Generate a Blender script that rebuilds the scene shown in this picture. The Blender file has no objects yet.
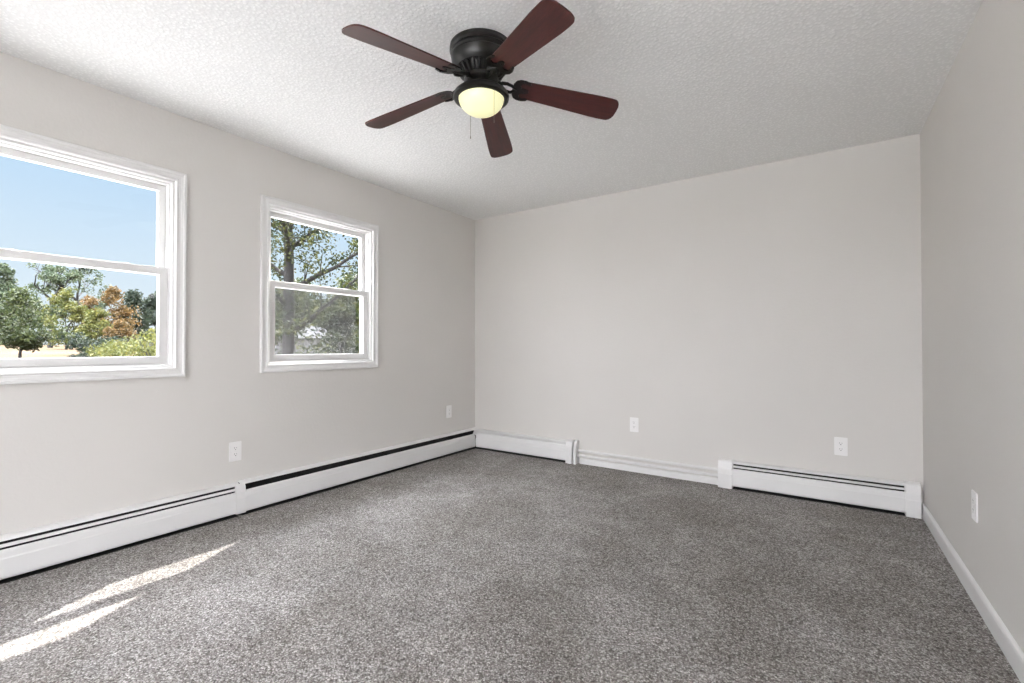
import bpy, bmesh, math, random
from mathutils import Vector, Matrix, noise
R = math.radians
C = bpy.context.scene.collection
sc = bpy.context.scene

# ------------------------------------------------------------------ camera
CAM = Vector((3.165, 0.0, 1.076)); YAW = 0.598; PITCH = 0.011; FPX = 467.93
cd = bpy.data.cameras.new('camera'); cam = bpy.data.objects.new('camera', cd); C.objects.link(cam)
cd.sensor_width = 36; cd.lens = FPX / 1024 * 36; cd.clip_start = .02; cd.clip_end = 3000
cam.location = CAM; cam.rotation_euler = (math.pi/2 + PITCH, 0, YAW)
sc.camera = cam
FW = Vector((-math.sin(YAW), math.cos(YAW), 0)); RT = Vector((math.cos(YAW), math.sin(YAW), 0))

# ------------------------------------------------------------------ world: clear blue sky ahead, added brightness behind the camera to light the room
SKY_STRENGTH = 1.0; FILL_LOW = 11.0; FILL_HIGH = 43.0
w = bpy.data.worlds.new('sky'); sc.world = w; w.use_nodes = True
nt = w.node_tree; nt.nodes.clear()
def N(t, **k):
    n = nt.nodes.new(t)
    for a, b in k.items(): setattr(n, a, b)
    return n
tc = N('ShaderNodeTexCoord'); sep = N('ShaderNodeSeparateXYZ'); nt.links.new(tc.outputs['Generated'], sep.inputs[0])
rp = N('ShaderNodeValToRGB'); nt.links.new(sep.outputs['Z'], rp.inputs[0])
el = rp.color_ramp.elements
el[0].position = 0.0; el[0].color = (.86, .94, 1.0, 1)
el[1].position = 1.0; el[1].color = (.16, .36, .80, 1)
e = el.new(.12); e.color = (.74, .88, 1.0, 1)
e = el.new(.32); e.color = (.52, .74, .98, 1)
# direction towards the bright sky region added as fill (-Y), soft edged
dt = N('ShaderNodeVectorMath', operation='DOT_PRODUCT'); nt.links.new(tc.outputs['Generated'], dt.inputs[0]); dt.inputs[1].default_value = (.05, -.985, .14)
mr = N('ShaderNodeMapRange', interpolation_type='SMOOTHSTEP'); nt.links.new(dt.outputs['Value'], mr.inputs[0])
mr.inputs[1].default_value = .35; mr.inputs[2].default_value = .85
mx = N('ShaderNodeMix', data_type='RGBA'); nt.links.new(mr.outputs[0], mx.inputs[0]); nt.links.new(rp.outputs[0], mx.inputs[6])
mx.inputs[7].default_value = (1.0*FILL_LOW, .985*FILL_LOW, 1.03*FILL_LOW, 1)
# overhead brightness added on the same side, to feed the ground bounce
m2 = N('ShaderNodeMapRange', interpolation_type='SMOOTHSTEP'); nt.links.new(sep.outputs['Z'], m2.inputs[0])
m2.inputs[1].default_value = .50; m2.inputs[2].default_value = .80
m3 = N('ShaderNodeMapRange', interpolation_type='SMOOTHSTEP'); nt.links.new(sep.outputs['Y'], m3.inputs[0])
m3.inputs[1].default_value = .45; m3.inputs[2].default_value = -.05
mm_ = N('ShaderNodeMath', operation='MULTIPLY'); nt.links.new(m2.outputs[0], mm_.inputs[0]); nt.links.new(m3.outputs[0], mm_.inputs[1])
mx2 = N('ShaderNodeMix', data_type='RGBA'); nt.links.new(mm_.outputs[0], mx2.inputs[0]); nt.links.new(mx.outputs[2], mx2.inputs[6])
mx2.inputs[7].default_value = (.97*FILL_HIGH, .985*FILL_HIGH, 1.06*FILL_HIGH, 1)
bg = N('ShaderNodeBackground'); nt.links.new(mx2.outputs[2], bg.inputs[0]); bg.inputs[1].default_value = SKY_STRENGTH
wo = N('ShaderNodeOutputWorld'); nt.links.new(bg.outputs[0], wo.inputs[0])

# ------------------------------------------------------------------ sun (enters by the small window and lands by the left wall)
sl = bpy.data.lights.new('sun', 'SUN'); sun = bpy.data.objects.new('sun', sl); C.objects.link(sun)
sl.energy = 27; sl.color = (1.0, .96, .91); sl.angle = R(.55)
SUN_DIR = Vector((.465, -1.0, -1.0)).normalized()
sun.rotation_euler = SUN_DIR.to_track_quat('-Z', 'Y').to_euler()
sun.location = (-4, 10, 12)

sc.view_settings.view_transform = 'Standard'; sc.view_settings.look = 'None'
sc.view_settings.gamma = 1; sc.view_settings.use_curve_mapping = False
sc.view_settings.exposure = 0.0
try:
    sc.cycles.max_bounces = 14; sc.cycles.diffuse_bounces = 10; sc.cycles.transparent_max_bounces = 24
    sc.cycles.use_denoising = True
except Exception: pass

# ------------------------------------------------------------------ materials
def srgb(r, g, b):
    f = lambda c: (c/255/12.92) if c/255 <= .04045 else ((c/255+.055)/1.055)**2.4
    return (f(r), f(g), f(b), 1)
class Mat:
    def __init__(s, name, col=(.8, .8, .8, 1), rough=.5, metal=0, spec=.5):
        s.m = bpy.data.materials.new(name); s.m.use_nodes = True
        s.t = s.m.node_tree; s.b = s.t.nodes['Principled BSDF']
        s.b.inputs['Base Color'].default_value = col; s.b.inputs['Roughness'].default_value = rough
        s.b.inputs['Metallic'].default_value = metal; s.b.inputs['Specular IOR Level'].default_value = spec
        s.co = None
    def n(s, t, **k):
        n = s.t.nodes.new(t)
        for a, b in k.items(): setattr(n, a, b)
        return n
    def l(s, a, b): s.t.links.new(a, b)
    def coord(s, which='Object'):
        if not s.co: s.co = s.n('ShaderNodeTexCoord')
        return s.co.outputs[which]
    def noise(s, scale, detail=2, rough=.5, src=None, stretch=None):
        v = src or s.coord()
        if stretch:
            mp = s.n('ShaderNodeMapping'); mp.inputs['Scale'].default_value = stretch; s.l(v, mp.inputs[0]); v = mp.outputs[0]
        n = s.n('ShaderNodeTexNoise'); n.inputs['Scale'].default_value = scale; n.inputs['Detail'].default_value = detail
        n.inputs['Roughness'].default_value = rough; s.l(v, n.inputs['Vector']); return n.outputs['Fac']
    def ramp(s, fac, stops):
        r = s.n('ShaderNodeValToRGB'); s.l(fac, r.inputs[0]); e = r.color_ramp.elements
        e[0].position, e[0].color = stops[0]; e[1].position, e[1].color = stops[-1]
        for p, c in stops[1:-1]:
            q = e.new(p); q.color = c
        return r.outputs[0]
    def bump(s, h, strength, dist):
        b = s.n('ShaderNodeBump'); b.inputs['Strength'].default_value = strength; b.inputs['Distance'].default_value = dist
        s.l(h, b.inputs['Height'])
        s.l(b.outputs[0], s.b.inputs['Normal']); return b
    def color(s, c): s.l(c, s.b.inputs['Base Color'])
    def mix(s, f, a, b, mode='MIX'):
        m = s.n('ShaderNodeMix', data_type='RGBA', blend_type=mode)
        for i, v in ((0, f), (6, a), (7, b)):
            if isinstance(v, (int, float, tuple)): m.inputs[i].default_value = v
            else: s.l(v, m.inputs[i])
        return m.outputs[2]

def wall_mat(name, col):
    m = Mat(name, col, .75, spec=.25)
    a = m.noise(55, 3, .55); m.bump(a, .22, .004)
    v = m.noise(1.1, 2, .5)
    c2 = tuple(x*.965 for x in col[:3]) + (1,)
    m.color(m.ramp(v, [(.35, c2), (.65, col)]))
    return m.m
M_WALL = wall_mat('greige_wall_paint', (.676, .660, .636, 1))
m = Mat('popcorn_ceiling', (.76, .75, .73, 1), .9, spec=.1)
vo = m.n('ShaderNodeTexVoronoi'); vo.inputs['Scale'].default_value = 62; m.l(m.coord(), vo.inputs['Vector'])
nz = m.noise(95, 4, .7)
ad = m.n('ShaderNodeMath', operation='SUBTRACT'); m.l(nz, ad.inputs[0]); m.l(vo.outputs['Distance'], ad.inputs[1])
m.bump(ad.outputs[0], .36, .006)
m.color(m.ramp(ad.outputs[0], [(.0, (.76, .76, .75, 1)), (.35, (.86, .86, .85, 1))]))
M_CEIL = m.m
# carpet: tufts about 6 mm with dark gaps, yarns of several greys and browns, brushed patches
m = Mat('carpet_pile', (.3, .28, .26, 1), 1.0, spec=.05)
vo = m.n('ShaderNodeTexVoronoi'); vo.inputs['Scale'].default_value = 175; vo.inputs['Randomness'].default_value = 1
wp = m.n('ShaderNodeVectorMath', operation='ADD'); m.l(m.coord(), wp.inputs[0])
wn = m.n('ShaderNodeTexNoise'); wn.inputs['Scale'].default_value = 70; wn.inputs['Detail'].default_value = 2; m.l(m.coord(), wn.inputs['Vector'])
ws = m.n('ShaderNodeVectorMath', operation='SCALE'); ws.inputs['Scale'].default_value = .012; m.l(wn.outputs['Color'], ws.inputs[0])
m.l(ws.outputs[0], wp.inputs[1]); m.l(wp.outputs[0], vo.inputs['Vector'])
tuft = m.ramp(vo.outputs['Distance'], [(.15, (1, 1, 1, 1)), (.75, (0, 0, 0, 1))])
sepc = m.n('ShaderNodeSeparateColor'); m.l(vo.outputs['Color'], sepc.inputs[0])
yarn = m.ramp(sepc.outputs[0], [(.0, (.22, .205, .195, 1)), (.35, (.41, .388, .37, 1)), (.7, (.55, .53, .512, 1)), (1.0, (.80, .785, .77, 1))])
gap = m.mix(tuft, (.45, .44, .43, 1), (1, 1, 1, 1))
base = m.mix(1.0, yarn, gap, 'MULTIPLY')
clump = m.noise(75, 4, .8)
base = m.mix(1.0, base, m.ramp(clump, [(.34, (.70, .70, .70, 1)), (.66, (1.28, 1.28, 1.28, 1))]), 'MULTIPLY')
brush = m.noise(1.9, 4, .62, stretch=(1, .8, 1))
base = m.mix(1.0, base, m.ramp(brush, [(.40, (.87, .86, .845, 1)), (.46, (.95, .945, .94, 1)), (.53, (.985, .985, .985, 1)), (.56, (1.09, 1.09, 1.10, 1))]), 'MULTIPLY')
br2 = m.noise(3.6, 5, .7, stretch=(1, 1.4, 1))
base = m.mix(1.0, base, m.ramp(br2, [(.42, (.93, .93, .93, 1)), (.6, (1.07, 1.07, 1.07, 1))]), 'MULTIPLY')
m.color(base)
fib = m.noise(260, 3, .7)
h1 = m.mix(.35, tuft, fib); h2 = m.mix(.4, h1, clump)
m.bump(h2, 1.0, .008)
M_CARPET = m.m

def plain(name, col, rough=.4, metal=0, spec=.5, bscale=None, bstr=.1, bdist=.001, var=0):
    m = Mat(name, col, rough, metal, spec)
    if bscale: m.bump(m.noise(bscale, 3), bstr, bdist)
    if var:
        c2 = tuple(x*(1-var) for x in col[:3]) + (1,)
        m.color(m.ramp(m.noise(6, 3), [(.3, c2), (.7, col)]))
    return m.m
M_TRIM = plain('white_trim_paint', (.77, .77, .765, 1), .35, var=.03)
M_VINYL = plain('white_window_vinyl', (.75, .75, .745, 1), .3, var=.02)
M_HEAT = plain('white_enamel', (.75, .75, .745, 1), .32, bscale=40, bstr=.05, var=.03)
M_DARK = plain('dark_part_and_shade', (.012, .012, .012, 1), .7, var=.2)  # brackets and clip, also the sheets that paint shade inside the heaters
M_FIN = plain('dull_fins', (.06, .06, .06, 1), .5, .8, var=.2)
M_PLATE = plain('white_plastic', (.85, .845, .84, 1), .3, var=.02)
M_SLOT = plain('outlet_slot', (.05, .05, .05, 1), .6, var=.1)
M_BRONZE = plain('oil_rubbed_bronze', (.010, .010, .009, 1), .38, .35, var=.25)
M_BRASS = plain('pull_chain_metal', (.25, .22, .17, 1), .35, .9, var=.1)
m = Mat('mahogany_blade', (.1, .02, .018, 1), .36, spec=.38)
g = m.noise(3.5, 6, .65, stretch=(1.0, 16, 16)); g2 = m.noise(14, 3, .6, stretch=(1.0, 30, 30))
c = m.ramp(g, [(.25, (.020, .005, .005, 1)), (.5, (.045, .010, .009, 1)), (.75, (.082, .019, .016, 1))])
m.color(m.mix(.3, c, m.ramp(g2, [(.3, (.02, .005, .005, 1)), (.7, (.085, .022, .018, 1))])))
M_BLADE = m.m
m = Mat('lit_glass_bowl', (.25, .24, .17, 1), .3)
lw = m.n('ShaderNodeLayerWeight'); lw.inputs[0].default_value = .35
m.l(m.ramp(lw.outputs['Facing'], [(0, (.97, .97, .58, 1)), (1, (.78, .72, .36, 1))]), m.b.inputs['Emission Color'])
m.b.inputs['Emission Strength'].default_value = .92
M_BOWL = m.m
def glass(name, tint=(1, 1, 1, 1)):
    mm = bpy.data.materials.new(name); mm.use_nodes = True; t = mm.node_tree; t.nodes.clear()
    o = t.nodes.new('ShaderNodeOutputMaterial'); mxs = t.nodes.new('ShaderNodeMixShader')
    tr = t.nodes.new('ShaderNodeBsdfTransparent'); tr.inputs[0].default_value = tint
    gl = t.nodes.new('ShaderNodeBsdfGlossy'); gl.inputs['Roughness'].default_value = .01
    lw_ = t.nodes.new('ShaderNodeLayerWeight'); lw_.inputs[0].default_value = .5
    pw = t.nodes.new('ShaderNodeMath'); pw.operation = 'POWER'; t.links.new(lw_.outputs['Facing'], pw.inputs[0]); pw.inputs[1].default_value = 5
    fr = t.nodes.new('ShaderNodeMath'); fr.operation = 'MULTIPLY_ADD'; t.links.new(pw.outputs[0], fr.inputs[0]); fr.inputs[1].default_value = .6; fr.inputs[2].default_value = .015
    t.links.new(fr.outputs[0], mxs.inputs[0]); t.links.new(tr.outputs[0], mxs.inputs[1]); t.links.new(gl.outputs[0], mxs.inputs[2])
    t.links.new(mxs.outputs[0], o.inputs[0]); return mm
M_GLASS = glass('window_glass', (.985, .99, .99, 1))
# insect screen: fine grey weave, about half open
mm = bpy.data.materials.new('insect_screen_mesh'); mm.use_nodes = True; t = mm.node_tree; t.nodes.clear()
o_ = t.nodes.new('ShaderNodeOutputMaterial'); mxs = t.nodes.new('ShaderNodeMixShader'); mxs.inputs[0].default_value = .20
tr = t.nodes.new('ShaderNodeBsdfTransparent'); df = t.nodes.new('ShaderNodeBsdfDiffuse'); df.inputs[0].default_value = (.09, .09, .09, 1)
tl = t.nodes.new('ShaderNodeBsdfTranslucent'); tl.inputs[0].default_value = (.07, .07, .07, 1); ad_ = t.nodes.new('ShaderNodeMixShader'); ad_.inputs[0].default_value = .5
t.links.new(df.outputs[0], ad_.inputs[1]); t.links.new(tl.outputs[0], ad_.inputs[2])
t.links.new(tr.outputs[0], mxs.inputs[1]); t.links.new(ad_.outputs[0], mxs.inputs[2]); t.links.new(mxs.outputs[0], o_.inputs[0])
M_SCREEN = mm
def leafmat(name, cols):
    m = Mat(name, cols[0], .6, spec=.2)
    geo = m.n('ShaderNodeNewGeometry')
    st = [(i/(len(cols)-1), c) for i, c in enumerate(cols)]
    nz = m.noise(.55, 2, .5, src=m.coord())
    mixf = m.n('ShaderNodeMath', operation='MULTIPLY_ADD'); m.l(nz, mixf.inputs[0]); mixf.inputs[1].default_value = 1.1
    sc_ = m.n('ShaderNodeMath', operation='MULTIPLY_ADD'); m.l(geo.outputs['Random Per Island'], sc_.inputs[0]); sc_.inputs[1].default_value = .6; sc_.inputs[2].default_value = -.32
    m.l(sc_.outputs[0], mixf.inputs[2])
    m.color(m.ramp(mixf.outputs[0], st))
    tn = m.n('ShaderNodeBsdfTranslucent'); m.l(m.b.inputs['Base Color'].links[0].from_socket, tn.inputs[0])
    ms = m.n('ShaderNodeMixShader'); ms.inputs[0].default_value = .35
    m.l(m.b.outputs[0], ms.inputs[1]); m.l(tn.outputs[0], ms.inputs[2])
    m.l(ms.outputs[0], m.t.nodes['Material Output'].inputs[0])
    return m.m
L_GREEN = leafmat('green_leaves', [(0.0126, 0.0207, 0.0126, 1), (0.0288, 0.0403, 0.0150, 1), (0.0576, 0.0691, 0.0230, 1)])
L_DARK = leafmat('dark_green_leaves', [(0.0081, 0.0150, 0.0126, 1), (0.0173, 0.0265, 0.0173, 1), (0.0317, 0.0392, 0.0207, 1)])
L_YELLOW = leafmat('yellow_green_leaves', [(0.0317, 0.0432, 0.0126, 1), (0.0691, 0.0778, 0.0202, 1), (0.1382, 0.1267, 0.0374, 1)])
L_ORANGE = leafmat('orange_leaves', [(0.0403, 0.0374, 0.0144, 1), (0.0864, 0.0547, 0.0196, 1), (0.1440, 0.0806, 0.0259, 1)])
L_GREY = leafmat('blue_green_leaves', [(0.0202, 0.0346, 0.0259, 1), (0.0432, 0.0605, 0.0346, 1), (0.0749, 0.0922, 0.0490, 1)])
L_OAK = leafmat('oak_leaves', [(0.0069, 0.0150, 0.0115, 1), (0.0202, 0.0299, 0.0115, 1), (0.0864, 0.0864, 0.0184, 1)])
M_BARK = plain('tree_bark', (.009, .008, .0075, 1), .9, bscale=8, bstr=.8, bdist=.03, var=.4)
m = Mat('dry_grass', (.3, .25, .15, 1), .95, spec=.05)
a = m.noise(.09, 5, .65); b = m.noise(3.0, 4, .7)
c = m.ramp(a, [(.35, (.045, .044, .024, 1)), (.5, (.080, .056, .036, 1)), (.65, (.095, .064, .044, 1))])
m.color(m.mix(1.0, c, m.ramp(b, [(.3, (.65, .65, .65, 1)), (.7, (1.2, 1.2, 1.2, 1))]), 'MULTIPLY'))
m.bump(b, .6, .1)
M_GRASS = m.m
M_SIDING = plain('pale_siding', (.07, .07, .075, 1), .6, var=.08)
M_BOUNCE_SIDE = plain('bounce_concrete_side', (.36, .355, .345, 1), .85, bscale=30, bstr=.3, bdist=.004, var=.1)  # for the added side slab; tone sets how much light it bounces
M_BOUNCE_REAR = plain('bounce_concrete_rear', (.74, .74, .73, 1), .85, bscale=30, bstr=.3, bdist=.004, var=.06)  # for the added rear slab, kept pale to bounce light
M_ROOF = plain('grey_shingles', (.022, .022, .025, 1), .8, bscale=20, bstr=.4, bdist=.02, var=.2)

# ------------------------------------------------------------------ helpers
def obj(name, bm, mat, parent=None, smooth=False, loc=None):
    if isinstance(bm, bmesh.types.BMesh):
        bmesh.ops.recalc_face_normals(bm, faces=bm.faces)
        me = bpy.data.meshes.new(name); bm.to_mesh(me); bm.free()
    else: me = bm
    for x in (mat if isinstance(mat, (list, tuple)) else [mat]): me.materials.append(x)
    if smooth:
        for p in me.polygons: p.use_smooth = True
        try: me.set_sharp_from_angle(angle=R(35))
        except Exception: pass
    o = bpy.data.objects.new(name, me); C.objects.link(o)
    if parent: o.parent = parent
    if loc: o.location = loc
    return o
def empty(name, loc=(0, 0, 0), rz=0, parent=None):
    o = bpy.data.objects.new(name, None); C.objects.link(o); o.location = loc; o.rotation_euler = (0, 0, rz)
    o.empty_display_size = .1
    if parent: o.parent = parent
    return o
def tag(o, label, cat, group=None, kind=None):
    o['label'] = label; o['category'] = cat
    if group: o['group'] = group
    if kind: o['kind'] = kind
    return o
def struct(o): o['kind'] = 'structure'; return o
def box(bm, x0, x1, y0, y1, z0, z1, bev=0, mi=0):
    vs = [bm.verts.new((x, y, z)) for x in (x0, x1) for y in (y0, y1) for z in (z0, z1)]
    f = [bm.faces.new([vs[i] for i in q]) for q in ((0, 1, 3, 2), (4, 6, 7, 5), (0, 4, 5, 1), (2, 3, 7, 6), (0, 2, 6, 4), (1, 5, 7, 3))]
    for q in f: q.material_index = mi
    if bev:
        ed = {e for q in f for e in q.edges}
        bmesh.ops.bevel(bm, geom=list(ed), offset=bev, segments=2, affect='EDGES')
def BM(): return bmesh.new()
def lathe(bm, prof, n=48, flute=None):
    """prof: (radius, z) pairs, revolved about Z; flute(i,k)->radius factor"""
    rings = []
    for k, (r, z) in enumerate(prof):
        if r < 1e-6: rings.append([bm.verts.new((0, 0, z))]); continue
        rings.append([bm.verts.new((r*(flute(i, k) if flute else 1)*math.cos(2*math.pi*i/n), r*(flute(i, k) if flute else 1)*math.sin(2*math.pi*i/n), z)) for i in range(n)])
    for a, b in zip(rings, rings[1:]):
        for i in range(n):
            j = (i+1) % n
            if len(a) == 1 and len(b) == 1: continue
            if len(a) == 1: bm.faces.new((a[0], b[i], b[j]))
            elif len(b) == 1: bm.faces.new((a[i], a[j], b[0]))
            else: bm.faces.new((a[i], a[j], b[j], b[i]))
def tube(bm, pts, rad, n=8, cap=True):
    """swept tube through pts; rad a number or one per point"""
    pts = [Vector(p) for p in pts]; rr = rad if isinstance(rad, (list, tuple)) else [rad]*len(pts)
    rings = []; up = None
    for i, p in enumerate(pts):
        d = (pts[min(i+1, len(pts)-1)] - pts[max(i-1, 0)]).normalized()
        if up is None or abs(up.dot(d)) > .95: up = Vector((0, 0, 1)) if abs(d.z) < .9 else Vector((1, 0, 0))
        a = d.cross(up).normalized(); b = a.cross(d).normalized(); up = b
        rings.append([bm.verts.new(p + (a*math.cos(2*math.pi*k/n) + b*math.sin(2*math.pi*k/n))*rr[i]) for k in range(n)])
    for a, b in zip(rings, rings[1:]):
        for k in range(n): bm.faces.new((a[k], a[(k+1) % n], b[(k+1) % n], b[k]))
    if cap: bm.faces.new(rings[0][::-1]); bm.faces.new(rings[-1])
def prism(bm, prof, y0, y1, cap=True, closed=True):
    """closed profile of (x, z) swept along y"""
    a = [bm.verts.new((x, y0, z)) for x, z in prof]; b = [bm.verts.new((x, y1, z)) for x, z in prof]
    n = len(prof)
    for i in range(n if closed else n-1): bm.faces.new((a[i], a[(i+1) % n], b[(i+1) % n], b[i]))
    if cap and closed: bm.faces.new(a[::-1]); bm.faces.new(b)

# ------------------------------------------------------------------ room shell
TL = .125
H = 2.44; D = 3.936; W = 3.646; SK = .016; REAR = -1.75; T = .15
def XR(y): return W + SK*(D - y)
WINS = [(.215, 1.20), (1.64, 2.625)]; WZ0, WZ1 = .90, 2.10; CW = .050
bm = BM(); box(bm, -T, XR(REAR)+T, REAR-T, D+T, -.12, 0); struct(obj('floor', bm, M_CARPET))
bm = BM(); box(bm, -T, XR(REAR)+T, REAR-T, D+T, H, H+.12); struct(obj('ceiling', bm, M_CEIL))
bm = BM()
cuts = []
for a, b in WINS: cuts.append((a+CW, b-CW))
z0, z1 = WZ0+CW, WZ1-CW
ys = [REAR-T] + [v for c in cuts for v in c] + [D+T]
for i in range(0, len(ys), 2): box(bm, -TL, 0, ys[i], ys[i+1], 0, H)
for a, b in cuts: box(bm, -TL, 0, a, b, 0, z0); box(bm, -TL, 0, a, b, z1, H)
bmesh.ops.remove_doubles(bm, verts=bm.verts, dist=1e-5)
struct(obj('wall_left', bm, M_WALL))
bm = BM(); box(bm, 0, W, D, D+T, 0, H); struct(obj('wall_back', bm, M_WALL))
bm = BM()
vs = [(XR(REAR-T), REAR-T), (XR(REAR-T)+T, REAR-T), (W+T, D+T), (W, D), (W, D)]
pts = [(XR(REAR-T), REAR-T), (XR(REAR-T)+T, REAR-T), (W+T, D+T), (XR(D+T), D+T)]
lo = [bm.verts.new((x, y, 0)) for x, y in pts]; hi = [bm.verts.new((x, y, H)) for x, y in pts]
for i in range(4): bm.faces.new((lo[i], lo[(i+1) % 4], hi[(i+1) % 4], hi[i]))
bm.faces.new(lo[::-1]); bm.faces.new(hi)
struct(obj('wall_right', bm, M_WALL))
# wall behind the camera, with a wide glazed opening added for fill light
PX0, PX1, PZ = 1.05, 3.52, 2.30
bm = BM()
box(bm, 0, PX0, REAR-T, REAR, 0, H); box(bm, PX1, XR(REAR), REAR-T, REAR, 0, H); box(bm, PX0, PX1, REAR-T, REAR, PZ, H)
struct(obj('wall_rear', bm, M_WALL))
def rect_loft(bm, u0, u1, v0, v1, prof, mk):
    """mitred rectangular frame: prof = (inset, depth) loops; mk(u, v, depth) -> point"""
    loops = []
    for ins, d in prof:
        loops.append([bm.verts.new(mk(u, v, d)) for u, v in ((u0+ins, v0+ins), (u1-ins, v0+ins), (u1-ins, v1-ins), (u0+ins, v1-ins))])
    for a, b in zip(loops, loops[1:]):
        for k in range(4): bm.faces.new((a[k], a[(k+1) % 4], b[(k+1) % 4], b[k]))
    return loops
def rect_frame(u0, u1, v0, v1, wd, d0, d1, mk, ch=.002):
    """closed four-sided frame, width wd, between depths d0 (back) and d1 (front)"""
    bm = BM()
    rect_loft(bm, u0, u1, v0, v1, [(0, d0), (0, d1-ch), (ch, d1), (wd-ch, d1), (wd, d1-ch), (wd, d0), (0, d0)], mk)
    bmesh.ops.remove_doubles(bm, verts=bm.verts, dist=1e-6)
    return bm
fill_door = struct(empty('fill_door_1', ((PX0+PX1)/2, REAR, 0)))
mkd = lambda u, v, d: (u-(PX0+PX1)/2, d, v)
obj('fill_door_frame', rect_frame(PX0, PX1, 0.0, PZ, .05, -T, .004, mkd), M_VINYL, fill_door)
xm = (PX0+PX1)/2
for k, (a, b, d) in enumerate(((PX0+.05, xm+.03, -.11), (xm-.03, PX1-.05, -.06))):
    s = obj('fill_door_panel', rect_frame(a, b, .05, PZ-.05, .06, d, d+.035, mkd), M_VINYL, fill_door)
    bm = BM(); box(bm, a+.055-xm, b-.055-xm, d+.014, d+.020, .105, PZ-.105); obj('fill_door_glass', bm, M_GLASS, s)
bm = BM(); tube(bm, [(.0, -.02, .95), (.0, .01, .96), (.0, .01, 1.14), (.0, -.02, 1.15)], .008); obj('fill_door_handle', bm, M_BRONZE, fill_door)

# ------------------------------------------------------------------ windows (double hung, white vinyl, picture-framed casing)
def window(idx, y0, y1):
    yc = (y0+y1)/2
    root = struct(empty('window_%d' % idx, (0, yc, WZ0)))
    mk = lambda u, v, d: (d, u-yc, v-WZ0)
    bm = BM()
    rect_loft(bm, y0, y1, WZ0, WZ1, [(0, 0.0), (0, .016), (.003, .020), (.013, .020), (.018, .0155), (.030, .0125), (.042, .0125), (.045, .016), (.052, .016), (.056, .012), (.056, -.004), (.048, -.004)], mk)
    obj('casing', bm, M_TRIM, root)
    # master frame: stepped jamb, running through the wall to the outside
    bm = BM()
    rect_loft(bm, y0, y1, WZ0, WZ1, [(.050, 0.0), (.056, .0), (.066, .0), (.070, -.004), (.070, -.022), (.078, -.024), (.078, -.064), (.074, -.066), (.074, -.106), (.084, -.107), (.084, -.126), (.050, -.126), (.050, 0)], mk)
    obj('frame', bm, M_VINYL, root)
    ya, yb = y0+.0755, y1-.0755; za, zb = WZ0+.0785, WZ1-.0755; zm = 1.515
    up = obj('upper_sash', rect_frame(ya, yb, zm-.020, zb, .036, -.103, -.070, mk), M_VINYL, root)
    bm = BM(); box(bm, -.090, -.084, ya+.034-yc, yb-.034-yc, zm+.014-WZ0, zb-.034-WZ0); obj('pane', bm, M_GLASS, up)
    ya, yb = y0+.0785, y1-.0785
    lowr = obj('lower_sash', rect_frame(ya, yb, za, zm+.020, .042, -.062, -.027, mk), M_VINYL, root)
    bm = BM(); box(bm, -.048, -.042, ya+.040-yc, yb-.040-yc, za+.040-WZ0, zm-.020-WZ0); obj('pane', bm, M_GLASS, lowr)
    bm = BM(); box(bm, -.026, -.020, -.30, .30, za+.004-WZ0, za+.012-WZ0, .0015); obj('lift_rail', bm, M_VINYL, lowr)
    for s in (-.22, .22):
        bm = BM(); box(bm, -.058, -.036, s-.024, s+.024, zm+.020-WZ0, zm+.023-WZ0, .001)
        tube(bm, [(-.046, s-.008, zm+.023-WZ0), (-.046, s+.016, zm+.025-WZ0)], .003, 6)
        obj('sash_lock', bm, M_VINYL, lowr)
    # insect screen in the outer track of the lower half
    ys1 = yb-.050
    bm = BM(); box(bm, -.1185, -.1175, ya+.006-yc, ys1-yc, za+.01-WZ0, zm-WZ0)
    if idx == 2: obj('insect_screen', bm, M_SCREEN, root)
    else:
        bm.free()
        for z in (1.09, 1.37):      # two small square clips at the edge of the glass
            bm = BM(); rect_loft(bm, yb-.064, yb-.046, z-.009, z+.009, [(0, -.10), (0, -.094), (.004, -.094), (.004, -.10), (0, -.10)], mk)
            obj('screen_clip', bm, M_SLOT, root)
    return root
for i, (a, b) in enumerate(WINS): window(i+1, a, b)

# ------------------------------------------------------------------ baseboards
bm = BM(); prof = [(0, 0), (-.013, 0), (-.013, .070), (-.010, .078), (-.004, .084), (0, .086)]
ya, yb = REAR, D-.002
va = [bm.verts.new((XR(ya)+x, ya, z)) for x, z in prof]; vb = [bm.verts.new((XR(yb)+x, yb, z)) for x, z in prof]
for i in range(len(prof)): j = (i+1) % len(prof); bm.faces.new((va[i], va[j], vb[j], vb[i]))
bm.faces.new(va[::-1]); bm.faces.new(vb)
struct(obj('baseboard_right', bm, M_TRIM))
bm = BM(); prof = [(0, 0), (.018, 0), (.018, .038), (.014, .048), (0, .051)]
prism(bm, prof, 1.25, 2.45); bmesh.ops.transform(bm, matrix=Matrix.Translation((0, D, 0)) @ Matrix.Rotation(-math.pi/2, 4, 'Z'), verts=bm.verts)
struct(obj('baseboard_back', bm, M_TRIM))

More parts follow.
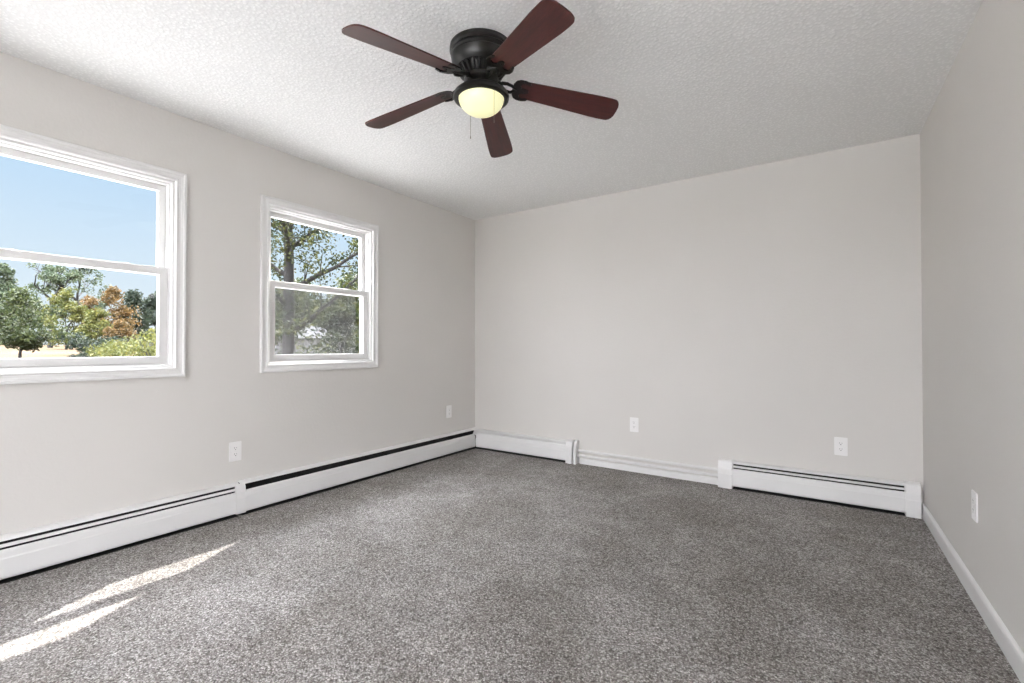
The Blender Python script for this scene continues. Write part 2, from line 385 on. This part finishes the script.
# ------------------------------------------------------------------ baseboard heaters
# each is built with its length along +Y and its back at x = 0, then turned to its wall
def sheet(bm, prof, y0, y1, th=.0016):
    """thin bent sheet metal: open profile given thickness"""
    n = len(prof); off = []
    for i in range(n):
        a = Vector(prof[max(i-1, 0)]); b = Vector(prof[min(i+1, n-1)]); d = (b-a).normalized(); off.append((prof[i][0]+d.y*th, prof[i][1]-d.x*th))
    prism(bm, list(prof)+off[::-1], y0, y1)
HOOD = [(.001, .120), (.001, .217), (.016, .218), (.034, .214), (.046, .206), (.049, .200)]
FRONT = [(.052, .162), (.059, .158), (.062, .148), (.0625, .125), (.065, .118), (.065, .038), (.062, .026), (.052, .020)]
def heater(loc, rz, length, label, damper='closed', caps=(), splice=None, dy0=0.0, dy1=0.0):
    r = empty('baseboard_heater', loc, rz); tag(r, label, 'heater', 'white baseboard heaters along the walls')
    bm = BM(); sheet(bm, HOOD, 0, length); box(bm, .0005, .003, 0, length, .06, .122); obj('back_panel', bm, M_HEAT, r)
    bm = BM(); sheet(bm, FRONT, dy0, length-dy1); obj('front_panel', bm, M_HEAT, r)
    # fin-tube element, and black sheets that stand in for shade behind the cover
    bm = BM(); box(bm, .004, .006, .01, length-.01, .003, .212); box(bm, .004, .056, .01, length-.01, .001, .003); obj('shade_sheet', bm, M_DARK, r)
    bm = BM(); tube(bm, [(.030, .01, .088), (.030, length-.01, .088)], .011, 10)
    nf = int((length-.30)/.012)
    for k in range(nf): y = .15+k*.012; box(bm, .008, .050, y, y+.0012, .055, .125)
    obj('fin_tube', bm, M_FIN, r)
    bm = BM()
    if damper == 'closed': sheet(bm, [(.044, .1860), (.053, .182), (.057, .174), (.055, .172)], .004, length-.004)
    elif damper == 'half': sheet(bm, [(.007, .196), (.018, .184), (.034, .164), (.046, .150)], .004, length-.004); sheet(bm, [(.049, .187), (.055, .183), (.0595, .172), (.0595, .158)], .0665, length-.06)
    else: sheet(bm, [(.010, .150), (.022, .146), (.034, .138)], .004, length-.004)
    obj('damper', bm, M_HEAT, r)
    for k in range(max(1, int(length/.75))):
        y = (k+.5)*length/max(1, int(length/.75)); bm = BM(); box(bm, .004, .046, y, y+.003, .003, .160); obj('bracket', bm, M_DARK, r)
    capprof = [(0, .001), (.0, .226), (.018, .227), (.038, .223), (.052, .212), (.056, .196), (.063, .166), (.067, .158), (.069, .148), (.070, .120), (.072, .112), (.072, .001)]
    for (a, b) in caps:
        bm = BM(); prism(bm, capprof, a, b); bmesh.ops.bevel(bm, geom=[e for e in bm.edges if abs(e.verts[0].co.y-e.verts[1].co.y) < 1e-6], offset=.002, segments=1, affect='EDGES')
        obj('end_cap', bm, M_HEAT, r)
    if splice:
        sp = [(.047, .207), (.052, .203), (.060, .184), (.064, .160), (.068, .150), (.068, .120), (.070, .113), (.070, .040), (.067, .018)]
        bm = BM(); sheet(bm, sp, splice[0], splice[1], .003); obj('splice_plate', bm, M_HEAT, r)
    return r
HX = D-.004
heater((0, -1.60, 0), 0, 3.095, 'white baseboard heater nearest the viewer under the windows, two dark slots along its top', 'closed', caps=((-.04, .03),), splice=None).scale.z = .955
heater((0, 1.498, 0), 0, HX-1.498, 'white baseboard heater with one wide black slot, from splice plate to far corner', 'open', splice=(-.033, .028), dy1=.0665).scale.z = .975
# on the back wall: rotate so +Y length runs along +X and depth goes to -Y
heater((.001, HX, 0), -math.pi/2, 1.19, 'short white baseboard heater on the back wall between left corner and bare pipes', 'half', caps=((1.130, 1.195), (1.210, 1.235)), dy0=.0665).scale.z = .93
heater((2.455, HX, 0), -math.pi/2, 1.16, 'white baseboard heater on the back wall at the right corner, capped at both ends', 'closed', caps=((-.012, .088), (1.096, 1.172))).scale.z = .94
# small bent bracket in the inside corner
bm = BM(); tube(bm, [(.070, HX-.085, .150), (.078, HX-.080, .140), (.080, HX-.078, .125), (.074, HX-.082, .112)], .004, 6)
tag(obj('corner_clip', bm, M_DARK), 'tiny dark hook at the inside corner where two baseboard heaters meet', 'clip')
# bare painted pipes between the two heaters on the back wall
def hpipe(z, y, r, label):
    bm = BM(); tube(bm, [(1.15, y, z), (2.50, y, z)], r, 14)
    o = obj('heating_pipe', bm, M_HEAT, smooth=True); tag(o, label, 'pipe', 'bare painted heating pipes')
hpipe(.121, D-.022, .0125, 'upper white painted heating pipe running along the back wall between two heaters')
hpipe(.076, D-.022, .0125, 'lower white painted heating pipe just above the back wall trim')

# ------------------------------------------------------------------ outlets
def outlet(loc, rz, label, blank=False):
    """plate faces local +X"""
    r = empty('wall_outlet', loc, rz); tag(r, label, 'outlet', 'white outlets on the walls')
    bm = BM(); box(bm, 0, .006, -.038, .038, -.062, .062, .0025); obj('cover_plate', bm, M_PLATE, r)
    for s in (-1, 1):
        z = s*.0195
        bm = BM()
        n = 20; a = []; b = []
        for k in range(n):
            t_ = 2*math.pi*k/n; y = .0168*math.cos(t_); zz = max(-.0125, min(.0125, .0168*math.sin(t_)))
            a.append(bm.verts.new((.006, y, z+zz))); b.append(bm.verts.new((.0078, y*.97, z+zz*.97)))
        for k in range(n): bm.faces.new((a[k], a[(k+1) % n], b[(k+1) % n], b[k]))
        bm.faces.new(b)
        so = obj('socket', bm, M_PLATE, r)
        bm = BM()
        box(bm, .0074, .0082, -.0075, -.0055, z+.000, z+.0085); box(bm, .0074, .0082, .0055, .0075, z+.001, z+.0075)
        lathe_pts = [bm.verts.new((.0082, .0028*math.cos(2*math.pi*k/10), z-.0065+.0028*math.sin(2*math.pi*k/10))) for k in range(10)]; bm.faces.new(lathe_pts)
        obj('slots', bm, M_SLOT, so)
    bm = BM(); lathe(bm, [(0, .0078), (.003, .0075), (.0035, .006)], 12); bmesh.ops.rotate(bm, matrix=Matrix.Rotation(math.pi/2, 3, 'Y'), verts=bm.verts)
    obj('screw', bm, M_PLATE, r)
outlet((0, 1.488, .404), 0, 'white duplex outlet on the left wall between the windows, above the heater splice')
outlet((0, 3.522, .426), 0, 'white duplex outlet on the left wall near the far corner')
outlet((1.760, D, .403), -math.pi/2, 'white duplex outlet on the back wall above the bare heating pipes')
outlet((3.218, D, .391), -math.pi/2, 'white duplex outlet on the back wall above the right heater')
outlet((XR(2.735), 2.735, .404), math.pi + math.atan(SK), 'white duplex outlet seen edge-on on the right wall above the baseboard')

# ------------------------------------------------------------------ ceiling fan
FX, FY = 1.849, 1.682; BZ = 2.295; DROOP = .123
fan = empty('ceiling_fan', (FX, FY, H)); tag(fan, 'black flush-mount ceiling fan with five dark red-brown blades and a lit glass bowl', 'ceiling fan')
zf = lambda z: z - H
bm = BM(); lathe(bm, [(0, zf(2.44)), (.144, zf(2.44)), (.1445, zf(2.422)), (.140, zf(2.418)), (.136, zf(2.415)), (.140, zf(2.410)), (.140, zf(2.402)), (.134, zf(2.397)), (.133, zf(2.393)), (.1375, zf(2.388)), (.1335, zf(2.372)), (.126, zf(2.356)), (.117, zf(2.345)), (.112, zf(2.340)), (0, zf(2.340))], 64)
obj('motor_housing', bm, M_BRONZE, fan, smooth=True)
bm = BM(); lathe(bm, [(0, zf(2.341)), (.108, zf(2.341)), (.106, zf(2.336)), (.100, zf(2.325)), (.090, zf(2.312)), (.080, zf(2.306)), (0, zf(2.306))], 96, flute=lambda i, k: 1.0 if k in (0, 1, 6) else (1.03 if i % 4 < 2 else .90))
obj('vented_ring', bm, M_BRONZE, fan)
bm = BM(); lathe(bm, [(0, zf(2.308)), (.074, zf(2.308)), (.078, zf(2.303)), (.078, zf(2.290)), (.070, zf(2.284)), (.050, zf(2.280)), (.046, zf(2.262)), (.040, zf(2.250)), (0, zf(2.250))], 48)
obj('flywheel', bm, M_BRONZE, fan, smooth=True)
lk = empty('light_kit', (0, 0, 0), parent=fan)
bm = BM(); lathe(bm, [(.030, zf(2.262)), (.055, zf(2.258)), (.085, zf(2.250)), (.110, zf(2.240)), (.124, zf(2.228)), (.128, zf(2.218)), (.126, zf(2.209)), (.118, zf(2.204)), (.106, zf(2.204)), (.103, zf(2.212)), (.060, zf(2.225)), (.030, zf(2.23))], 64)
obj('light_pan', bm, M_BRONZE, lk, smooth=True)
bm = BM(); prof = [(.1035*math.cos(a), zf(2.212) - .075*math.sin(a)) for a in [i*math.pi/2/14 for i in range(15)]]; prof[-1] = (0, prof[-1][1])
lathe(bm, prof, 48); obj('glass_bowl', bm, M_BOWL, lk, smooth=True)
# pull chains hanging from the pan
ca, sa = RT.x, RT.y
for (u, v, z0_, z1_) in ((-.058, .10, 2.205, 2.085), (.062, -.09, 2.205, 2.07)):
    x = RT.x*u + FW.x*v; y = RT.y*u + FW.y*v
    bm = BM(); tube(bm, [(x, y, zf(z0_)), (x, y, zf(z1_))], .0010, 6)
    ch = obj('pull_chain', bm, M_BRASS, fan)
    bm = BM(); lathe(bm, [(0, zf(z1_)+.001), (.0016, zf(z1_)), (.0022, zf(z1_)-.012), (0, zf(z1_)-.014)], 8); bmesh.ops.translate(bm, vec=(x, y, 0), verts=bm.verts)
    obj('chain_weight', bm, M_BRASS, ch)
# one blade with its iron, along +X, then copied round
def blade_outline():
    pts = []
    r0, r1 = .175, .660; w0, w1 = .050, .068
    def side(s):
        q = []
        for k in range(9):
            t_ = k/8; q.append((r0+.025+(r1-.050-r0-.025)*t_, s*(w0+(w1-w0)*min(1, t_*1.15))))
        return q
    low = side(-1); up = side(1)
    tip = []
    for k in range(1, 10):
        a = -math.pi/2 + math.pi*k/10
        # squared-off rounded end
        cx = abs(math.cos(a))**.62; sy = math.copysign(abs(math.sin(a))**.75, a)
        tip.append((r1-.050+.050*cx, w1*sy))
    rootp = []
    for k in range(1, 8):
        a = math.pi/2 + math.pi*k/8
        rootp.append((r0+.025-.025*abs(math.cos(a))**.7, w0*math.copysign(abs(math.sin(a))**.8, math.sin(a))))
    return low + tip + up[::-1] + rootp
PITCHB = R(-13)
def tilt(bm):
    mt = Matrix.Rotation(math.atan(DROOP), 4, 'Y') @ Matrix.Rotation(PITCHB, 4, 'X')
    bmesh.ops.transform(bm, matrix=mt, verts=bm.verts); bmesh.ops.translate(bm, vec=(0, 0, zf(BZ)), verts=bm.verts)
bm = BM(); ol = blade_outline()
a = [bm.verts.new((x, y, -.003)) for x, y in ol]; b = [bm.verts.new((x, y, .003)) for x, y in ol]
for i in range(len(ol)): j = (i+1) % len(ol); bm.faces.new((a[i], a[j], b[j], b[i]))
bm.faces.new(a[::-1]); bm.faces.new(b); tilt(bm)
blade0 = obj('blade', bm, M_BLADE, fan)
# the iron: arm from flywheel, forked scroll plate under the blade root, three screws
bm = BM()
def flat_tube(pts, r): tube(bm, pts, r, 8)
pl = [(.146, .0), (.148, .030), (.158, .050), (.176, .060), (.200, .061), (.222, .054), (.228, .044), (.216, .042), (.200, .047), (.186, .042), (.180, .026), (.190, .014), (.212, .012), (.222, .006), (.224, 0)]
ol2 = pl + [(x, -y) for x, y in pl[::-1][1:-1]]
a = [bm.verts.new((x, y, -.0085)) for x, y in ol2]; b = [bm.verts.new((x, y, -.0032)) for x, y in ol2]
for i in range(len(ol2)): j = (i+1) % len(ol2); bm.faces.new((a[i], a[j], b[j], b[i]))
bm.faces.new(a[::-1]); bm.faces.new(b)
for (x, y) in ((.196, .053), (.196, -.053), (.206, 0)): lathe_bm = box(bm, x-.004, x+.004, y-.004, y+.004, -.0115, -.0085, .001)
for s in (-1, 1):
    tube(bm, [(.095, s*.010, .002), (.118, s*.022, -.006), (.140, s*.020, -.010), (.156, s*.008, -.008), (.165, s*.002, -.006)], [.008, .0075, .007, .0065, .006], 8)
tilt(bm)
tube(bm, [(.060, 0, zf(2.292)), (.080, 0, zf(2.290)), (.100, 0, zf(2.283))], [.013, .012, .012], 10)
iron0 = obj('blade_iron', bm, M_BRONZE, blade0, smooth=True)
for k in range(5):
    ang = R(-99.1 + 72*k)
    if k == 0: b_ = blade0
    else:
        b_ = blade0.copy(); C.objects.link(b_); b_.parent = fan
        i_ = iron0.copy(); C.objects.link(i_); i_.parent = b_
    b_.rotation_euler = (0, 0, ang)

# ------------------------------------------------------------------ outdoors
def gz(x, y):
    r = math.hypot(min(0, x), y*.5) if x < 0 else 0
    return -.55 + min(.0132*max(0, r-4), 2.0)
bm = BM()
NR, NA = 44, 72; rings = []
cen = Vector((1.8, 1.2))
for i in range(NR):
    r = 0.5*(1.165**i)
    ring = []
    for k in range(NA):
        a_ = 2*math.pi*k/NA; x = cen.x+r*math.cos(a_); y = cen.y+r*math.sin(a_)
        d_ = math.hypot(x, y)
        z = gz(x, y) + (.12*noise.noise(Vector((x*.08, y*.08, 0))) if r > 12 else 0)
        ring.append(bm.verts.new((x, y, z)))
    rings.append(ring)
for a_, b_ in zip(rings, rings[1:]):
    for k in range(NA): bm.faces.new((a_[k], a_[(k+1) % NA], b_[(k+1) % NA], b_[k]))
bm.faces.new(rings[0])
struct(obj('ground', bm, M_GRASS, smooth=True))
bm = BM(); box(bm, -.8, 4.6, REAR-T-9, REAR-T-.01, -.62, -.14, .01); struct(obj('bounce_slab_rear', bm, M_BOUNCE_REAR))  # unseen slab added to bounce sky light up to the ceiling
bm = BM(); box(bm, -7.5, -.14, -5, 8, -.62, -.40, .01); struct(obj('bounce_slab_side', bm, M_BOUNCE_SIDE))  # out-of-view slab added to reflect sun in through the side windows
def spot(px, depth):
    """ground point seen in image column px, at a distance measured along the view"""
    p = CAM + FW*depth + RT*((px-512)/FPX*depth)
    return Vector((p.x, p.y, gz(p.x, p.y)))
def branch_tree(rnd, bm, base, height, r0, levels=4, spread=.55, lean=(0, 0), fork=.35, nb=3, tips=None):
    def grow(p, d, ln, r, lv):
        if p.z + d.z*ln > height*.9: ln *= .5
        n = 4; pts = [p]; q = p.copy(); dd = d.copy()
        for i in range(n):
            dd = (dd + Vector((rnd.uniform(-1, 1), rnd.uniform(-1, 1), rnd.uniform(-.3, .6)))*.13).normalized(); q = q + dd*ln/n; pts.append(q.copy())
        tube(bm, pts, [r*(1-.45*i/n) for i in range(n+1)], 6 if lv > 1 else 8, cap=False)
        tips.append((q.copy(), lv))
        if lv < levels:
            for k in range(nb if lv else nb+1):
                a_ = rnd.uniform(0, 2*math.pi); side = Vector((math.cos(a_), math.sin(a_), 0))
                nd = (dd*(1-spread) + side*spread + Vector((0, 0, .15))).normalized()
                s_ = pts[rnd.choice([2, 3, 4, 4])]
                grow(s_, nd, ln*rnd.uniform(.55, .8), r*.5, lv+1)
    grow(Vector(base), Vector((lean[0], lean[1], 1)).normalized(), height*fork, r0, 0)
def leaves(rnd, centres, per, rad, size, squash=.8):
    vs = []; fs = []
    for (c, rr) in centres:
        for k in range(per):
            u = Vector((rnd.gauss(0, 1), rnd.gauss(0, 1), rnd.gauss(0, 1))); u.normalize()
            p = Vector(c) + Vector((u.x, u.y, u.z*squash))*rr*rad*(rnd.random()**.45)
            a_ = Vector((rnd.uniform(-1, 1), rnd.uniform(-1, 1), rnd.uniform(-1, 1))).normalized(); b_ = a_.cross(Vector((rnd.uniform(-1, 1), rnd.uniform(-1, 1), rnd.uniform(-1, 1)))).normalized()
            s = size*rnd.uniform(.6, 1.3); i = len(vs)
            vs += [p-a_*s, p-b_*s*.55, p+a_*s, p+b_*s*.55]; fs.append((i, i+1, i+2, i+3))
    me = bpy.data.meshes.new('leaves'); me.from_pydata([tuple(v) for v in vs], [], fs); return me
def tree(name, px, depth, height, width, mat, label, seed, cat='tree', group='trees outside the windows', trunk=.3, low=.3, blobs=26, per=110, leaf=.35, fork=.35, levels=3, spread=.5, blobsize=.30, trunk_w=None):
    rnd = random.Random(seed); b0 = spot(px, depth)
    root = empty(name, b0 - Vector((0, 0, .1))); tag(root, label, cat, group)
    bm = BM(); tips = []
    branch_tree(rnd, bm, (0, 0, 0), height, trunk_w or height*.018, levels, spread, fork=fork, tips=tips)
    obj('trunk', bm, M_BARK, root, smooth=True)
    cs = []
    for k in range(blobs):
        t_ = rnd.random(); z = height*(low+(1-low)*t_)
        prof = math.sin(math.pi*min(1, .12+.88*t_)**.8)
        a_ = rnd.uniform(0, 2*math.pi); rr = width*.5*prof*math.sqrt(rnd.random())*.85
        cs.append((Vector((rr*math.cos(a_), rr*math.sin(a_), z-height*.04)), rnd.uniform(.6, 1.2)))
    for q, lv in tips:
        if lv >= 2 and q.z < height*1.02 and rnd.random() < .45: cs.append((q, .6))
    obj('foliage', leaves(rnd, cs, per, width*blobsize*.55, leaf), mat, root)
    return root
def bush(px, depth, height, width, mat, label, seed, n=2600, leaf=.12):
    rnd = random.Random(seed); b0 = spot(px, depth)
    root = empty('shrub', b0 - Vector((0, 0, .05))); tag(root, label, 'shrub', 'shrubs outside the left window')
    bm = BM()
    for k in range(7):
        a_ = rnd.uniform(0, 6.28); tube(bm, [(0, 0, 0), (math.cos(a_)*width*.15, math.sin(a_)*width*.15, height*.5), (math.cos(a_)*width*.3, math.sin(a_)*width*.3, height*.85)], [.03, .02, .01], 5, cap=False)
    obj('stems', bm, M_BARK, root)
    cs = [(Vector((rnd.uniform(-.4, .4)*width, rnd.uniform(-.4, .4)*width, height*rnd.uniform(.15, .85))), 1) for k in range(18)]
    obj('foliage', leaves(rnd, cs, n//18, min(width, height)*.3, leaf), mat, root)
    return root
# seen through window 1, left to right
tree('garden_tree', 20, 40, 6.0, 7.4, L_GREEN, 'round dark green tree with a low forked trunk standing in the dry field', 3, low=.30, blobs=38, per=70, leaf=.15, fork=.16, levels=3, spread=.62, blobsize=.26, trunk_w=.13)
tree('tall_tree', -2, 95, 17, 12, L_GREY, 'tall grey-green tree rising at the left edge of the large window', 5, low=.25, blobs=34, per=90, leaf=.36)
tree('tall_tree', 50, 82, 14.2, 8.4, L_GREY, 'tall narrow tree with one straight trunk right of the round field tree', 6, low=.40, blobs=26, per=34, leaf=.26, trunk_w=.40, fork=.6, blobsize=.26)
tree('tall_tree', 86, 100, 18.6, 14, L_GREY, 'tallest open-crowned tree in the middle of the large window view', 7, low=.42, blobs=40, per=42, leaf=.27, trunk_w=.42, fork=.55, blobsize=.2)
tree('broad_tree', 66, 72, 9.8, 7.4, L_YELLOW, 'yellow-green tree in front of the tallest tree', 8, low=.12, blobs=36, per=80, leaf=.2)
tree('broad_tree', 98, 64, 6.2, 5.4, L_YELLOW, 'low yellow-green tree beside the orange autumn tree', 81, low=.12, blobs=30, per=80, leaf=.18)
tree('autumn_tree', 113, 80, 10.6, 7.8, L_ORANGE, 'orange autumn tree in the middle distance', 9, low=.2, blobs=40, per=75, leaf=.2)
tree('autumn_tree', 120, 57, 4.0, 4.6, L_ORANGE, 'low rust-coloured tree behind the yellow shrub', 91, low=.1, blobs=26, per=80, leaf=.14)
tree('broad_tree', 133, 112, 13.4, 10, L_DARK, 'dark green tree right of the orange one', 10, low=.1, blobs=40, per=100, leaf=.32)
tree('broad_tree', 156, 128, 14.8, 12, L_DARK, 'dark blue-green tree at the right edge of the large window', 11, low=.08, blobs=40, per=100, leaf=.36)
tree('broad_tree', 22, 124, 12.8, 15, L_GREEN, 'hazy green tree far behind the round field tree', 12, low=.05, blobs=34, per=100, leaf=.42)
tree('broad_tree', 1, 148, 14, 15, L_YELLOW, 'yellowish tree far back at the left edge of the window', 13, low=.05, blobs=30, per=100, leaf=.5)
bush(88, 48, 2.3, 4.6, L_DARK, 'dark green shrub below the tallest tree', 21, 2600, .13)
bush(106, 42, 1.9, 4.6, L_DARK, 'dark spreading shrub below the orange tree', 22, 2200, .12)
bush(144, 24, 2.3, 3.4, L_YELLOW, 'bright yellow-green shrub nearest the right side of the large window', 23, 3000, .07)
bush(122, 30, 1.7, 3.4, L_YELLOW, 'lower yellow-green shrub left of the brightest one', 24, 2200, .075)
bush(158, 20, 2.1, 2.3, L_YELLOW, 'yellow-green shrub at the right jamb of the large window', 27, 2000, .07)
bush(76, 36, .6, 1.1, L_DARK, 'small dark clump of weeds left in the dry field', 25, 700, .06)
bush(89, 35, .75, 1.2, L_DARK, 'small dark round clump beside the weed clump', 26, 900, .06)
# seen through window 2: a big tree close by and others behind
def oak():
    rnd = random.Random(44); b0 = spot(287, 13.5)
    root = empty('shade_tree', b0 - Vector((0, 0, .1))); tag(root, 'large near shade tree with a dark trunk filling the small window', 'tree', 'trees outside the windows')
    bm = BM(); tube(bm, [(0, 0, 0), (.05, .02, 2), (0, .05, 4.2), (-.1, 0, 6.5), (0, .1, 9)], [.19, .16, .13, .10, .05], 12)
    tips = []
    for k in range(15):
        z = 2.0 + k*.42; a_ = k*2.4
        d = Vector((math.cos(a_), math.sin(a_), .45)).normalized(); ln = rnd.uniform(2.4, 3.8)*(1-.03*k)*(.55 if d.dot(RT) < -.15 else 1); p = Vector((0, .03, z)); pts = [p.copy()]; rs = [.075]
        for i in range(6):
            d = (d+Vector((rnd.uniform(-1, 1), rnd.uniform(-1, 1), rnd.uniform(-.3, .5)))*.22).normalized(); p = p+d*ln/6; pts.append(p.copy()); rs.append(.075*(1-i/7)); tips.append(p.copy())
            for s in range(2):
                dd = (d+Vector((rnd.uniform(-1, 1), rnd.uniform(-1, 1), rnd.uniform(-.6, .8)))*.9).normalized(); e_ = p+dd*rnd.uniform(.5, 1.1); tube(bm, [p, (p+e_)/2+Vector((0, 0, .05)), e_], [.022, .015, .006], 5, cap=False); tips.append(e_)
        tube(bm, pts, rs, 7)
    obj('trunk', bm, M_BARK, root, smooth=True)
    cs = [(t_, rnd.uniform(.5, 1.3)) for t_ in tips if rnd.random() < .85]
    obj('foliage', leaves(rnd, cs, 84, .50, .050), L_OAK, root)
oak()
tree('shade_tree', 347, 21, 4.3, 4.4, L_OAK, 'second shade tree at the right of the small window', 31, low=.08, blobs=34, per=130, leaf=.085, levels=3)
tree('shade_tree', 262, 26, 5.2, 5, L_OAK, 'third shade tree behind the big trunk at the left of the small window', 32, low=.08, blobs=30, per=130, leaf=.10)
tree('shade_tree', 300, 62, 9.5, 10, L_GREEN, 'green tree farther back behind the big shade tree', 33, low=.12, blobs=30, per=130, leaf=.22)
tree('shade_tree', 352, 31, 6.0, 6, L_GREEN, 'green tree farther back at the right of the small window view', 34, low=.05, blobs=30, per=130, leaf=.13)
# pale gabled house seen under the branches
p = spot(322, 46)
hs = empty('house', p, R(20)); tag(hs, 'small pale gabled house seen under the branches through the small window', 'house')
bm = BM(); box(bm, -3.5, 3.5, -2.5, 2.5, -.3, 2.0)
for x in (-3.5, 3.5): bm.faces.new([bm.verts.new(v) for v in ((x, -2.5, 2.0), (x, 2.5, 2.0), (x, 0, 3.3))])
obj('wall', bm, M_SIDING, hs)
bm = BM()
for s in (-1, 1):
    v = [bm.verts.new(q) for q in ((-3.8, s*2.8, 1.85), (3.8, s*2.8, 1.85), (3.8, 0, 3.38), (-3.8, 0, 3.38), (-3.8, s*2.8, 1.95), (3.8, s*2.8, 1.95), (3.8, 0, 3.48), (-3.8, 0, 3.48))]
    for f in ((0, 1, 2, 3), (4, 5, 6, 7), (0, 1, 5, 4), (1, 2, 6, 5), (2, 3, 7, 6), (3, 0, 4, 7)): bm.faces.new([v[i] for i in f])
obj('roof', bm, M_ROOF, hs)
for x in (-1.6, 1.4):
    bm = BM(); box(bm, x-.45, x+.45, -2.54, -2.50, .6, 1.6); obj('window', bm, M_SLOT, hs)
